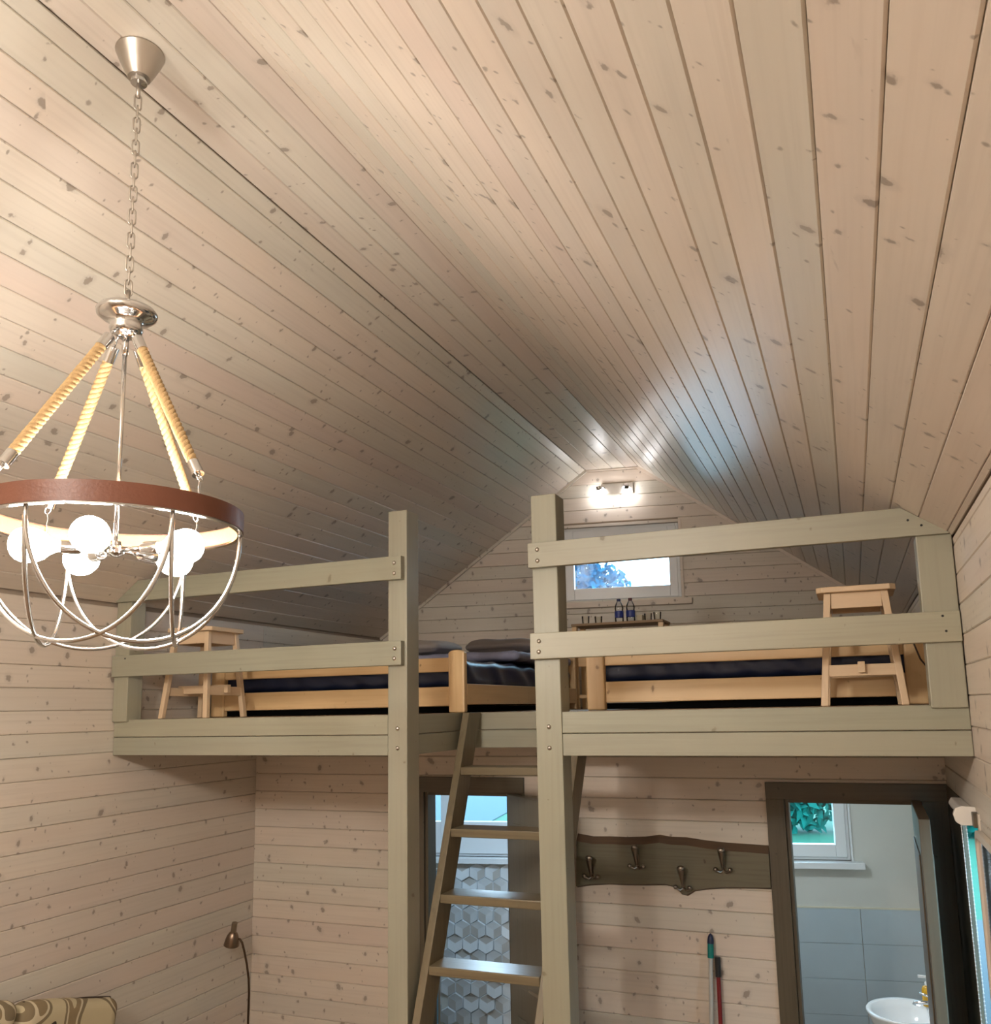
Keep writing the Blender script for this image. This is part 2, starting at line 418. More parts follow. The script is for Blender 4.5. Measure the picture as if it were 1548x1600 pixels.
# ---- far gable: backing, window openings, boards above the loft deck
FG = Matrix(((math.cos(GA), 0, math.sin(GA), XL), (math.sin(GA), 0, -math.cos(GA), GY0), (0, 1, 0, 0), (0, 0, 0, 1)))   # u right, v up, n into the room
GW = (XR-XL)/GC
def gu(x): return (x-XL)/GC
WIN = [  # u0, u1, z0, z1 of the three openings in the gable
    (gu(-2.06), gu(-1.165), 3.20, 3.80), (gu(-3.24), gu(-2.35), 1.27, 2.05), (gu(-.90), gu(-.10), 1.28, 2.02)]
gb = MB()
def gbox(mb, u0, u1, z0, z1, n0, n1, mi=0):
    mb.box((u0, z0, n0), (u1, z1, n1), mi, FG)
us = sorted({-.15, GW+.15, *[w[0] for w in WIN], *[w[1] for w in WIN]})
for a, b in zip(us[:-1], us[1:]):
    zc = [(w[2], w[3]) for w in WIN if w[0] <= a+1e-6 and w[1] >= b-1e-6]
    z = 0.
    for h0, h1 in sorted(zc): gbox(gb, a, b, z, h0, -.12, -T); z = h1
    gbox(gb, a, b, z, 4.4, -.12, -T)
wg = struct(gb.build('wall_gable', M_BACK))
gz = 3.32-9*.1035
PG = .1035
z = gz
Fg0 = FG @ Matrix.Translation((0, 0, -T))
def rake(zz, s=None): d = max(0., (zz-EAVE)/(s or SL)); return d/GC
while z < RIDGE-.005:
    a, b = max(z, DECK), min(z+PG, RIDGE); z += PG
    if b-a < .015: continue
    L0, L1 = (rake(a), rake(b)); R0, R1 = (GW-rake(a, SR), GW-rake(b, SR)); segs = [((L0, L1), (R0, R1))]
    w = WIN[0]
    if b > w[2]+.02 and a < w[3]-.02:
        segs = [((L0, L1), (w[0], w[0])), ((w[1], w[1]), (R0, R1))]
    for s, e in segs: plank(wg, Fg0, a, b, s, e, M_PLANK)
# rake trims where roof and gable meet
for i, s in enumerate((-1, 1)):
    x0, x1 = (XR, RX1) if s > 0 else (XL, RX0)
    P0 = Vector((x0, gy(x0), EAVE)); P1 = Vector((x1, gy(x1), RIDGE)); d = (P1-P0).normalized(); up = Vector((0, -1, 0))
    nn = Vector((-s*(sR if s > 0 else sA), 0, -(cR if s > 0 else cA)))
    q = [P0, P0+nn*.022, P0+nn*.022+up*.012, P0+up*.012]
    struct(MB().prism(q, P1-P0).build('trim_%d' % (i+3), M_PLANK))

# ---- wall under the loft with two doorways
DL = (-2.36, -1.83, 1.926); DR = (-.358, .262, 1.924)
wb_ = MB()
for a, b, z0 in ((XL-.05, DL[0], 0), (DL[0], DL[1], DL[2]), (DL[1], DR[0], 0), (DR[0], DR[1], DR[2]), (DR[1], XR+.03, 0)):
    wb_.box((a, YB+T, z0), (b, YB+.09, DECK-.03))
wb = struct(wb_.build('wall_back', [M_BACK]))
FB = Matrix(((1, 0, 0, 0), (0, 0, -1, YB+T), (0, 1, 0, 0), (0, 0, 0, 1)))
PB = .1087; z = 1.912-18*PB
while z < DECK-.04:
    a, b = max(z, 0), min(z+PB, DECK-.035); z += PB
    if b-a < .02: continue
    segs = [(XL, XR)]
    for x0, x1, zt in (DL, DR):
        if a < zt-.02:
            ns = []
            for s0, s1 in segs:
                if s1 <= x0 or s0 >= x1: ns.append((s0, s1)); continue
                if s0 < x0: ns.append((s0, x0))
                if s1 > x1: ns.append((x1, s1))
            segs = ns
    for s0, s1 in segs: plank(wb, FB, a, b, (s0, s0), (s1, s1), M_PLANK)

# ---- rooms behind: partition, ceilings, plaster and tile faces
struct(MB().box((-1.05, YB+.09, 0), (-.97, 7.0, DECK-.03)).build('wall_partition', M_WALLW))
lin = MB()
lin.box((-.97, YB+.09, 0), (-.955, 7.0, 2.2)).box((XR-.012, YB+.09, 0), (XR+.011, 6.85, 2.2))
lin.box((-.97, YB+.09, 2.2), (XR, 7.0, 2.23)).box((XL, YB+.09, 2.2), (-1.05, 6.9, 2.23)).box((XL-.011, YB+.09, 0), (XL+.006, 6.2, 2.2))
lin.box((-.97, YB+.09, 0), (DR[0]-.03, YB+.10, 2.2))
for w, (a, b) in ((WIN[1], (0, gu(-1.05))), (WIN[2], (gu(-.97), GW))):
    gbox(lin, a, w[0], 0, 2.2, -T, -.001); gbox(lin, w[1], b, 0, 2.2, -T, -.001)
    gbox(lin, w[0], w[1], 0, w[2], -T, -.001); gbox(lin, w[0], w[1], w[3], 2.2, -T, -.001)
struct(lin.build('wall_bathroom', M_WALLW))
# marble tiles of the right bathroom, below a bead
wt = struct(MB().box((-.955, 6.9, .95), (-.95, 6.95, .955)).build('trim_5', M_WALLW))
tw = bpy.data.objects.new('trim_6', None); COL.objects.link(tw); struct(tw)
bead = MB(); gbox(bead, gu(-.955), GW-.01, .957, .968, -.001, .010); bead.build('bead', plain('cream_tile_bead', (.72, .68, .55), .4), tw)
for r_ in range(4):
    for c_ in range(3):
        u0_ = gu(-.955)+c_*.45; u1_ = min(u0_+.447, GW-.012)
        t = MB(); gbox(t, u0_+.001, u1_, .957-(r_+1)*.235+.002, .957-r_*.235, -.001, .007); t.build('tile', M_TILEL, tw, bevel=.0012)
for r_ in range(4):
    for c_ in range(4):
        y0_ = YB+.10+c_*.45
        if y0_ > 6.4: continue
        box('tile', (XR-.020, y0_, .957-(r_+1)*.235+.002), (XR-.0125, min(y0_+.447, gy(XR)-.02), .957-r_*.235), M_TILEL, tw, .0012)

# ---------------------------------------------------------------- windows of the gable
def gable_window(idx, w, sash, cas, sill_d, glass_bottom=None, mull=None, sill_mat=None, cas_mat=None):
    u0_, u1_, z0, z1 = w
    root = bpy.data.objects.new('window_%d' % idx, None); COL.objects.link(root); struct(root); root.matrix_world = FG
    def fr(name, a, b, c, d, n0, n1, m, bev=.002):
        mb = MB().box((a, c, n0), (b, d, n1)); return mb.build(name, m, root, bevel=bev)
    f = MB()
    o_ = .028
    f.box((u0_, z0, -.10), (u0_+o_, z1, -.02)).box((u1_-o_, z0, -.10), (u1_, z1, -.02)).box((u0_+o_, z0, -.10), (u1_-o_, z0+o_, -.02)).box((u0_+o_, z1-o_, -.10), (u1_-o_, z1, -.02))
    f.build('window_frame', M_WHITE, root, bevel=.003)
    sashes = [(u0_+o_-.006, u1_-o_+.006)] if not mull else [(u0_+o_-.006, mull-.0005), (mull+.0005, u1_-o_+.006)]
    for a, b in sashes:
        s = MB(); c, d = z0+o_-.006, z1-o_+.006; gbm = glass_bottom or c+sash
        s.box((a, c, -.075), (a+sash, d, -.008)).box((b-sash, c, -.075), (b, d, -.008)).box((a+sash, c, -.075), (b-sash, gbm, -.008)).box((a+sash, d-sash, -.075), (b-sash, d, -.008))
        so = s.build('sash', M_WHITE, root, bevel=.004)
        MB().box((a+sash-.005, gbm-.005, -.046), (b-sash+.005, d-sash+.005, -.040)).build('pane', M_PANE, so)
    if cas:
        cm = cas_mat or M_WHITE
        for q in ((u0_-cas, z0-.01, u0_, z1+cas), (u1_, z0-.01, u1_+cas, z1+cas), (u0_, z1, u1_, z1+cas)):
            fr('casing', q[0], q[2], q[1], q[3], -.004, .012, cm)
    fr('window_sill', u0_-.06, u1_+.075, z0-.045, z0, -.06, sill_d, sill_mat or M_WHITE, .004)
    return root
gable_window(1, WIN[0], .062, .022, .045, 3.313, sill_mat=M_PLANK, cas_mat=M_PLANK)
w2 = gable_window(2, WIN[1], .07, 0, .05, 1.53, mull=gu(-3.0))
gable_window(3, WIN[2], .075, .014, .09, 1.388)

# hexagonal relief tiles under the left bathroom window
th = bpy.data.objects.new('trim_7', None); COL.objects.link(th); struct(th); th.matrix_world = FG
hr = .070
hm = MB(); cvs = [(hr*math.cos(math.radians(30+60*i)), hr*math.sin(math.radians(30+60*i)), 0) for i in range(6)]
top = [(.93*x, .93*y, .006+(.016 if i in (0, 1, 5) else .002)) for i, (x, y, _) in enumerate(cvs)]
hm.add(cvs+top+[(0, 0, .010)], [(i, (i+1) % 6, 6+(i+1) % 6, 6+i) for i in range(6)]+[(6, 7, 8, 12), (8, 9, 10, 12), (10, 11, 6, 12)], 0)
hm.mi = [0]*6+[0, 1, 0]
first = None
dx, dz = hr*math.sqrt(3), hr*1.5
for j in range(11):
    for i in range(8):
        x = gu(-3.02)+i*dx+(dx/2 if j % 2 else 0); zt = 1.16-j*dz
        if first is None:
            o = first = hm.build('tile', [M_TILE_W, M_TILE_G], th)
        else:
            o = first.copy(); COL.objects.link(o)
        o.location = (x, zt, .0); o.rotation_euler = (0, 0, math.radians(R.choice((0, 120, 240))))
# shower screen beside them
ss_ = thing('shower_screen', 'blue-lit glass shower screen seen through the doorway behind the ladder', 'shower screen', (-3.06, 6.0, 0))
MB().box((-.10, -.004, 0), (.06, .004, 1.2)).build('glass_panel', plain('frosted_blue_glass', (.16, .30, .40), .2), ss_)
MB().box((.06, -.012, 0), (.075, .012, 1.21)).box((-.10, -.012, 1.2), (.075, .012, 1.215)).build('frame', M_CHROME, ss_, bevel=.002)

# ---------------------------------------------------------------- doors
d1 = bpy.data.objects.new('door_1', None); COL.objects.link(d1); struct(d1)
ax_ = M_DARK
def casing(root, x0, x1, zt, cw_l, cw_r, ch, m=M_DARK):
    box('casing', (x0-cw_l, YB-.02, 0), (x0, YB+.003, zt), m['z'], root)
    box('casing', (x1, YB-.02, 0), (x1+cw_r, YB+.003, zt), m['z'], root)
    box('casing', (x0-cw_l, YB-.022, zt), (x1+cw_r, YB+.003, zt+ch), m['x'], root)
    box('jamb', (x0, YB-.001, 0), (x0+.018, YB+.10, zt), m['z'], root); box('jamb', (x1-.018, YB-.001, 0), (x1, YB+.10, zt), m['z'], root)
    box('jamb', (x0+.018, YB-.001, zt-.018), (x1-.018, YB+.10, zt), m['x'], root)
casing(d1, DL[0], DL[1], DL[2], .03, .09, .087)
lf = bpy.data.objects.new('leaf', None)
def leaf(root, hinge, ang, width, z0, z1, th_, m, handle_m):
    """door leaf whose local +x runs from the hinge"""
    b = MB().box((0, -th_/2, z0), (width, th_/2, z1)); o = b.build('leaf', m['z'], root, bevel=.003); o.location = hinge; o.rotation_euler = (0, 0, ang)
    for s in (-1, 1):
        for (za, zb) in ((.16, .80), (.95, 1.78)):
            p = MB(); y = s*(th_/2)
            p.box((.09, y, za), (width-.09, y+s*.006, zb)); po = p.build('panel', m['z'], o, bevel=.004)
    h = MB(); 
    for s in (-1, 1):
        h.tube([(width-.055, s*th_/2, 1.0), (width-.055, s*(th_/2+.045), 1.0), (width-.07, s*(th_/2+.05), 1.0), (width-.17, s*(th_/2+.05), 1.0)], .008, 8)
        h.lathe([(.0001, 0), (.024, 0), (.024, .006), (.0001, .006)], 16, Matrix.Translation((width-.055, s*th_/2, 1.0)) @ Matrix.Rotation(-s*math.pi/2, 4, 'X'))
    h.build('handle', handle_m, o, smooth='auto'); return o
M_LEAFD = {'z': wood('grey_olive_door', (.20, .185, .145), (.155, .14, .105), 'z', (.08, .07, .05), .1, .4, .6)}
leaf(d1, (-1.815, YB-.025, 0), math.radians(-45), .53, .01, 1.925, .04, M_LEAFD, M_NICKEL)
d2 = bpy.data.objects.new('door_2', None); COL.objects.link(d2); struct(d2)
casing(d2, DR[0], DR[1], DR[2], .087, .1115, .081)  # right casing runs to the wall to darken the shaded strip
leaf(d2, (.235, YB-.03, 0), math.radians(-91), .69, .01, 1.93, .042, {'z': wood('brown_olive_door', (.115, .09, .06), (.085, .065, .042), 'z', (.06, .05, .04), .1, .4, .6)}, M_NICKEL)
# glazed door in the right wall: dark timber for trim and shade, frame, pane
d3 = bpy.data.objects.new('door_3', None); COL.objects.link(d3); struct(d3)
box('trim_shade_panel', (XR-.006, DY1+.01, 0), (XR+.012, 4.55, DZ), M_DARK['z'], d3)  # dark panel also paints the shade between open leaf and wall
box('casing', (XR-.005, DY1-.02, 0), (XR+.010, DY1+.06, DZ), M_DARK['z'], d3)
box('casing', (XR-.016, DY0, DZ-.05), (XR+.038, DY1-.02, DZ), M_DARK['y'], d3)
box('casing', (XR-.004, DY0-.03, 0), (XR+.038, DY0+.015, DZ), M_FABRIC_BLIND, d3)
MB().box((XR+.004, DY0+.01, .05), (XR+.010, DY1-.01, DZ-.04)).build('pane', M_PANE, d3)

# ---------------------------------------------------------------- the loft
loft = thing('loft', 'sage painted timber loft platform with posts, rails and a notch for the ladder', 'loft', (0, 0, 0))
LPX = (-1.945, -1.848); RPX = (-1.240, -1.126); PY = (3.40, 3.515)
NB = 4.09
G = M_GREEN
def post(x, y, z0, z1, name='post'): return box(name, (x[0], y[0], z0), (x[1], y[1], z1), G['z'], loft, .004)
pl_ = post(LPX, PY, 0, 3.312); pr_ = post(RPX, PY, 0, 3.308)
epl = post((XL+.004, XL+.10), (3.385, 3.485), DECK-.012, 2.988, 'end_post'); epr = post((XR-.122, XR-.004), (3.385, 3.485), DECK-.012, 2.988, 'end_post')
def bolt(p, x, z):
    c = p.location
    prof = [(.0001, .0065), (.004, .006), (.0075, .004), (.010, 0)]
    MB().lathe(prof, 14, Matrix.Translation((x-c.x, p['fy']-c.y, z-c.z)) @ Matrix.Rotation(math.pi/2, 4, 'X')).build('bolt', M_NICKEL, p, smooth=True)
RY = (3.366, 3.3995)
def rail(name, x0, x1, z0, z1): o = box(name, (x0, RY[0], z0), (x1, RY[1], z1), G['x'], loft, .003); o['fy'] = RY[0]; return o
ml = rail('mid_rail', XL+.004, LPX[1]-.012, 2.598, 2.707); mr = rail('mid_rail', RPX[0]-.006, XR-.004, 2.598, 2.707)
def handrail(x0, x1, cut):
    z0, z1 = 2.986, 3.093; c = Vector(((x0+x1)/2, (RY[0]+RY[1])/2, (z0+z1)/2)); k = (z1-z0)/(SR if cut > 0 else SL)
    if cut > 0: P = [(x0, z0), (x1, z0), (x1, z0+.004), (x1-k, z1), (x0, z1)]
    else: P = [(x0, z0), (x1, z0), (x1, z1), (x0+k, z1), (x0, z0+.004)]
    o = MB().prism([(x-c.x, RY[0]-c.y, z-c.z) for x, z in P], (0, RY[1]-RY[0], 0)).build('handrail', G['x'], loft, bevel=.003, loc=c); o['fy'] = RY[0]; return o
hl = handrail(XL+.012, LPX[1]-.012, -1); hr_ = handrail(RPX[0]-.006, XR-.012, 1)
for p, x in ((ml, -1.892), (mr, -1.205)):
    bolt(p, x, 2.672); bolt(p, x-.002, 2.628)
for p, x in ((hl, -1.895), (hr_, -1.203)):
    bolt(p, x, 3.062); bolt(p, x, 3.014)
for p, x in ((mr, .30), (mr, .305), (hr_, .24), (hr_, .29)): pass
def screw(p, x, z):
    c = p.location
    MB().lathe([(.0001, .0012), (.004, .001), (.0045, 0)], 10, Matrix.Translation((x-c.x, p['fy']-c.y, z-c.z)) @ Matrix.Rotation(math.pi/2, 4, 'X')).build('screw', M_BLACK, p)
for p, x, z in ((mr, .315, 2.690), (mr, .322, 2.636), (hr_, .232, 3.045), (hr_, .275, 3.022), (ml, -3.47, 2.69)): screw(p, x, z)
for p in (pl_, pr_):
    p['fy'] = PY[0]; xx = p.location.x
    bolt(p, xx+.0, 2.318); bolt(p, xx+.0, 2.232)
# beam: two boards high along the front, round the notch and behind the ladder
ZB = (2.198, 2.290, DECK)
for (x0, x1) in ((XL+.002, LPX[0]-.001), (RPX[1]+.001, XR-.001)):
    for k in range(2): box('beam_board', (x0, 3.402, ZB[k]+.0015), (x1, 3.447, ZB[k+1]-.0015), G['x'], loft, .003)
for k in range(2):
    box('beam_board', (LPX[1]-.045, PY[1]+.001, ZB[k]+.0015), (LPX[1]-.002, NB+.045, ZB[k+1]-.0015), G['y'], loft, .003)
    box('beam_board', (RPX[1]-.05, PY[1]+.001, ZB[k]+.0015), (RPX[1]-.008, NB+.045, ZB[k+1]-.0015), G['y'], loft, .003)
    box('beam_board', (LPX[1], NB, ZB[k]+.0015), (RPX[1]-.051, NB+.045, ZB[k+1]-.0015), G['x'], loft, .003)
dk = MB()
def dq(x0, x1, y0, f=None):
    y1a, y1b = (gy(x0)-.002, gy(x1)-.002)
    dk.hexa([(x0, y0, DECK-.03), (x1, y0, DECK-.03), (x1, y1b, DECK-.03), (x0, y1a, DECK-.03)], [(x0, y0, DECK-.001), (x1, y0, DECK-.001), (x1, y1b, DECK-.001), (x0, y1a, DECK-.001)])
dq(XL+.001, LPX[1]-.046, 3.448); dq(LPX[1]-.046, RPX[1]-.007, NB+.046); dq(RPX[1]-.007, XR-.001, 3.448)
dk.build('deck', wood('loft_deck_boards', (.34, .25, .17), (.26, .18, .11), 'y', None, rough=.5), loft)

# ---------------------------------------------------------------- ladder
lad = thing('ladder', 'steep olive stained wooden ladder with flat treads leading up to the loft', 'ladder', (-1.53, 3.0, 0))
SLP = .424                      # run per rise
def lad_y(z): return 3.93-(2.376-z)*SLP-3.0
xs0, xs1 = -1.822+1.53, -1.190+1.53
LT = DECK
def xright(z): return xs1-.046*(LT-z)
def stringer(f):
    lo, hi = f(0), f(LT); q = []
    for z, (a, b) in ((0, lo), (LT, hi)):
        y = lad_y(z); q.append([(a, y, z), (b, y, z), (b, y+.145, z), (a, y+.145, z)])
    MB().hexa(q[0], q[1]).build('stringer', M_OLIVE['z'], lad, bevel=.003)
stringer(lambda z: (xs0, xs0+.036)); stringer(lambda z: (xright(z)-.036, xright(z)))
for zt in (2.122, 1.850, 1.580, 1.308, 1.036, .764, .492, .22):
    y = lad_y(zt)
    box('tread', (xs0+.0365, y-.004, zt-.038), (xright(zt-.038)-.0368, y+.142, zt), M_OLIVE['x'], lad, .004)

# ---------------------------------------------------------------- stools
def make_stool(name, label):
    t = thing(name, label, 'stool', (0, 0, 0), 0, 'pine stools on the loft')
    B = M_BIRCH; h = .47; s = .147
    P = []; c = .022
    for sx, sy in ((1, 1), (-1, 1), (-1, -1), (1, -1)):
        q = [(sx*s, sy*(s-c)), (sx*(s-c), sy*s)]
        P += q if sx*sy > 0 else q[::-1]
    MB().prism([(x, y, h-.022) for x, y in P], (0, 0, .022)).build('seat', B['x'], t, bevel=.003)
    def leg(sx, sy):
        tx, ty, bx, by, k = sx*.105, sy*.105, sx*.145, sy*.145, .0135
        lo = [(bx-k, by-k, 0), (bx+k, by-k, 0), (bx+k, by+k, 0), (bx-k, by+k, 0)]; hi = [(tx-k, ty-k, h-.0225), (tx+k, ty-k, h-.0225), (tx+k, ty+k, h-.0225), (tx-k, ty+k, h-.0225)]
        MB().hexa(lo, hi).build('leg', B['z'], t, bevel=.003)
    for sx in (-1, 1):
        for sy in (-1, 1): leg(sx, sy)
    for sy in (-1, 1): MB().box((-.094, sy*.107-.008, h-.085), (.094, sy*.107+.008, h-.0225)).build('apron', B['x'], t, bevel=.002)
    for sx in (-1, 1): MB().box((sx*.107-.008, -.094, h-.085), (sx*.107+.008, .094, h-.0225)).build('apron', B['y'], t, bevel=.002)
    zr = .115; e = .105+.04*(1-zr/(h-.02))
    for sy in (-1, 1):
        MB().box((-e+.012, sy*e-.008, zr), (e-.012, sy*e+.008, zr+.045)).build('rung', B['x'], t, bevel=.002)
    MB().box((-.013, -e-.030, zr+.012), (.013, e+.030, zr+.055)).build('stretcher', B['y'], t, bevel=.002)
    return t
st = make_stool('stool', 'square pale pine stool standing behind the right-hand rail beside the end post')
st.location = (.038, 3.755, DECK)
dup(st, (-3.21, 3.66, DECK), math.radians(90), 'square pale pine stool behind the left-hand rail near the chandelier')

# ---------------------------------------------------------------- beds
def make_bed(x0, x1, label, y0=3.95, y1=5.87):
    t = thing('bed_frame', label, 'bed', ((x0+x1)/2, y0, DECK), 0, 'pine bed frames on the loft'); w = (x1-x0)/2; P = M_PINE
    def leg(x, y, hh):
        # front board with a rounded top
        pts = [(x-.045, 0), (x+.045, 0), (x+.045, hh-.018)]+[(x+.045*math.cos(a), hh-.018+.018*math.sin(a)) for a in [math.pi*i/8 for i in range(1, 8)]]+[(x-.045, hh-.018)]
        MB().prism([(a, y, b) for a, b in pts], (0, .04, 0)).build('leg', P['z'], t, bevel=.008, segs=3)
    for sx in (-1, 1):
        leg(sx*(w-.045), 0, .318); leg(sx*(w-.045), y1-y0-.04, .42)
    MB().box((-w+.05, .045, .003), (w-.05, y1-y0-.05, .031)).build('underbed_shade', M_SHADE, t)  # black sheet stands in for the shade under the bed
    for (z0, z1) in ((.208, .280), (.034, .132)):
        MB().box((-w+.091, .008, z0), (w-.091, .032, z1)).build('end_rail', P['x'], t, bevel=.004)
        MB().box((-w+.091, y1-y0-.034, z0), (w-.091, y1-y0-.008, z1+.09)).build('head_rail', P['x'], t, bevel=.004)
    for sx in (-1, 1):
        MB().box((sx*(w-.012)-.011, .041, .04), (sx*(w-.012)+.011, y1-y0-.041, .145)).build('side_rail', P['y'], t, bevel=.003)
    return t
BL, BR = (-3.415, -1.82), (-1.18, .30)
make_bed(*BL, 'honey pine bed frame at the left of the loft with a navy mattress')
make_bed(*BR, 'honey pine bed frame at the right of the loft behind the pine stool')
for (x0, x1), lab, sd in ((BL, 'navy covered mattress lying in the left pine bed frame', 0), (BR, 'navy covered mattress lying in the right pine bed frame', 5)):
    o = soft_box('mattress', (x0+.034, 3.998, DECK+.125), (x1-.034, 5.82, DECK+.275), .045, M_NAVY, cuts=46, amp=.006, fq=5, folds=.011, fdir=(1.2, .55, 1.1), seed=sd)
    tag(o, lab, 'mattress', 'navy mattresses')
def put_soft(name, a, b, rad, m, label, cat, **k): return tag(soft_box(name, a, b, rad, m, **k), label, cat)
put_soft('duvet', (-3.28, 4.75, 2.680), (-1.83, 5.80, 2.738), .028, M_DUVET, 'slate blue folded duvet lying across the left mattress', 'duvet', cuts=34, amp=.014, fq=5, folds=.005, fdir=(.8, 1.2, 0))
put_soft('pillow', (-2.45, 5.30, 2.750), (-1.93, 5.75, 2.875), .06, M_PILLOW, 'plump taupe pillow on the blue duvet between the two posts', 'pillow', cuts=24, amp=.014, fq=6, puff=.55)
o = put_soft('pillow', (-3.10, 4.98, 2.750), (-2.49, 5.42, 2.866), .05, M_PILLOWL, 'pale grey flat pillow just right of the left post', 'pillow', cuts=24, amp=.014, fq=6, puff=.5, seed=3)

# ---------------------------------------------------------------- table under the loft window, bottles, glasses
tx0, tx1 = -1.86, -1.19
tb = thing('side_table', 'narrow dark-topped pine table between the beds under the small window', 'table', ((tx0+tx1)/2, 6.02, DECK)); w = (tx1-tx0)/2
MB().box((-w, -.13, .590), (w, .13, .608)).build('table_top', wood('brown_table_top', (.36, .24, .13), (.27, .17, .09), 'x', None, rough=.6), tb, bevel=.003)
for sx in (-1, 1):
    for sy in (-1, 1): MB().box((sx*(w-.02)-.018, sy*.10-.018, 0), (sx*(w-.02)+.018, sy*.10+.018, .589)).build('leg', M_PINE['z'], tb, bevel=.002)
MB().box((-w+.04, -.11, .30), (w-.04, -.095, .41)).build('apron', M_PINE['x'], tb, bevel=.002)
MB().box((-w+.04, -.108, .075), (w-.04, -.092, .10)).build('stretcher', M_PINE['x'], tb, bevel=.002)
TT = DECK+.608
M_LABEL = plain('blue_printed_label', (.03, .05, .25), .4, 0, 0, 60, .5, .5, 60)
M_CAPS = {'blue': plain('dark_blue_cap', (.02, .03, .12), .35), 'red': plain('dark_red_cap', (.12, .02, .03), .35)}
def bottle(x, y, cap, label):
    b = thing('water_bottle', label, 'bottle', (x, y, TT), 0, 'water bottles on the table')
    MB().lathe([(.0001, .001), (.028, .001), (.032, .006), (.032, .05), (.030, .055), (.030, .10), (.032, .105), (.030, .125), (.018, .152), (.012, .160), (.012, .165)], 20).build('body', M_PET, b, smooth=True)
    MB().lathe([(.0325, .042), (.0328, .043), (.0328, .087), (.0325, .088)], 20).build('paper_label', M_LABEL, b, smooth=True)
    MB().lathe([(.0001, .178), (.014, .178), (.0145, .175), (.0145, .160), (.0001, .160)], 16).build('cap', M_CAPS[cap], b, smooth='auto')
bottle(-1.535, 6.03, 'blue', 'clear water bottle with dark blue cap, the left of the pair on the table')
bottle(-1.450, 6.03, 'red', 'clear water bottle with dark red cap, the right of the pair on the table')
for i, (x, y, lab) in enumerate(((-1.78, 6.00, 'small glass tumbler nearest the left end of the table'), (-1.70, 6.06, 'small glass tumbler second from the left end of the table'), (-1.33, 6.06, 'small glass tumbler just right of the two water bottles'), (-1.25, 6.00, 'small glass tumbler at the right end of the table'))):
    g = MB().lathe([(.0001, .001), (.024, .001), (.029, .062), (.027, .062), (.0225, .008), (.0001, .008)], 18).build('tumbler', M_GLASSW, None, smooth='auto', loc=(x, y, TT)); tag(g, lab, 'glass', 'tumblers on the table')
o = box('sugar_carton', (-1.40, 6.00, TT), (-1.36, 6.08, TT+.05), plain('cream_carton', (.55, .47, .33), .6)); tag(o, 'small cream carton beside the water bottles', 'carton')

# ---------------------------------------------------------------- wall spotlight in the gable
sp_ = thing('wall_spotlight', 'brushed steel wall spotlight with two lit glass heads high in the gable', 'wall lamp', (-1.615, gy(-1.615), 4.095), GA)
MB().box((-.125, -.022, -.042), (.125, -.001, .042)).build('plate', M_NICKEL, sp_, bevel=.003)
for x, rz, rx in ((-.135, -.5, .5), (.075, .15, .75)):
    arm = MB().tube([(x*.72, -.02, .01), (x*.85, -.045, .012), (x, -.06, .0)], .006, 8).build('arm', M_CHROME, sp_, smooth=True)
    cpm = Matrix.Translation((x, -.075, -.012)) @ Matrix.Rotation(rz, 4, 'Z') @ Matrix.Rotation(rx, 4, 'X')
    hd = MB(); hd.lathe([(.0001, .03), (.02, .03), (.024, .018), (.024, .0)], 18, cpm).build('lamp_head', M_CHROME, arm, smooth='auto')
    gs = MB(); gs.box((-.027, -.027, -.042), (.027, .027, -.001), 0, cpm); gs.build('glass_shade', M_SPOT, arm, bevel=.006)

# ---------------------------------------------------------------- chandelier
AX = Vector((-1.748, 1.656, 0))+Vector((.688, .726, 0))*-.008
ch = thing('chandelier', 'basket chandelier with rope arms, brown band, chrome hoops and lit globe bulbs', 'chandelier', (AX.x, AX.y, 0))
vF, vR = Vector((-.726, .688, 0)), Vector((.688, .726, 0))
def cp(r, deg, z): t = math.radians(deg); return -vF*r*math.cos(t)+vR*r*math.sin(t)+Vector((0, 0, z))
MB().lathe([(.0001, 4.2695), (.064, 4.2695), (.066, 4.264), (.063, 4.258), (.058, 4.245), (.040, 4.206), (.030, 4.188), (.0001, 4.188)], 36).build('canopy', M_NICKEL, ch, smooth='auto')
MB().lathe([(.0001, 4.196), (.022, 4.192), (.022, 4.172), (.0001, 4.170)], 20).build('canopy_collar', M_CHROME, ch, smooth='auto')
MB().tube([(0, 0, 4.176), (0, 0, 4.128)], .006, 8).build('chain_stem', M_NICKEL, ch, smooth=True)
# chain: oval links, turned a quarter from one to the next
def link_path(L_, wd_):
    p = []
    for i in range(12):
        t = math.pi*i/11; p.append((wd_*math.cos(t), 0, L_/2-wd_+wd_*math.sin(t)))
    for i in range(12):
        t = math.pi+math.pi*i/11; p.append((wd_*math.cos(t), 0, -L_/2+wd_+wd_*math.sin(t)))
    return p
lk0 = None; ztop_, zbot_ = 4.130, 3.535; nl = 17; pitch_ = (ztop_-zbot_)/nl
for i in range(nl):
    if lk0 is None: lk = lk0 = MB().tube(link_path(.0475, .0085), .0024, 8, closed=True).build('chain_link', M_NICKEL, ch, smooth=True)
    else: lk = lk0.copy(); COL.objects.link(lk)
    lk.location = (0, 0, ztop_-pitch_*(i+.5)); lk.rotation_euler = (0, 0, math.radians(52+90*(i % 2)))
MB().tube([(0, 0, 3.545), (0, 0, 3.495)], .0058, 8).build('chain_stem', M_NICKEL, ch, smooth=True)
MB().lathe([(.0001, 3.505), (.012, 3.503), (.03, 3.497), (.060, 3.494), (.072, 3.489), (.078, 3.480), (.076, 3.471), (.066, 3.463), (.050, 3.457), (.042, 3.450), (.041, 3.440), (.043, 3.432), (.040, 3.422), (.030, 3.416), (.022, 3.410), (.0001, 3.409)], 40).build('hub_dish', M_CHROME, ch, smooth=True)
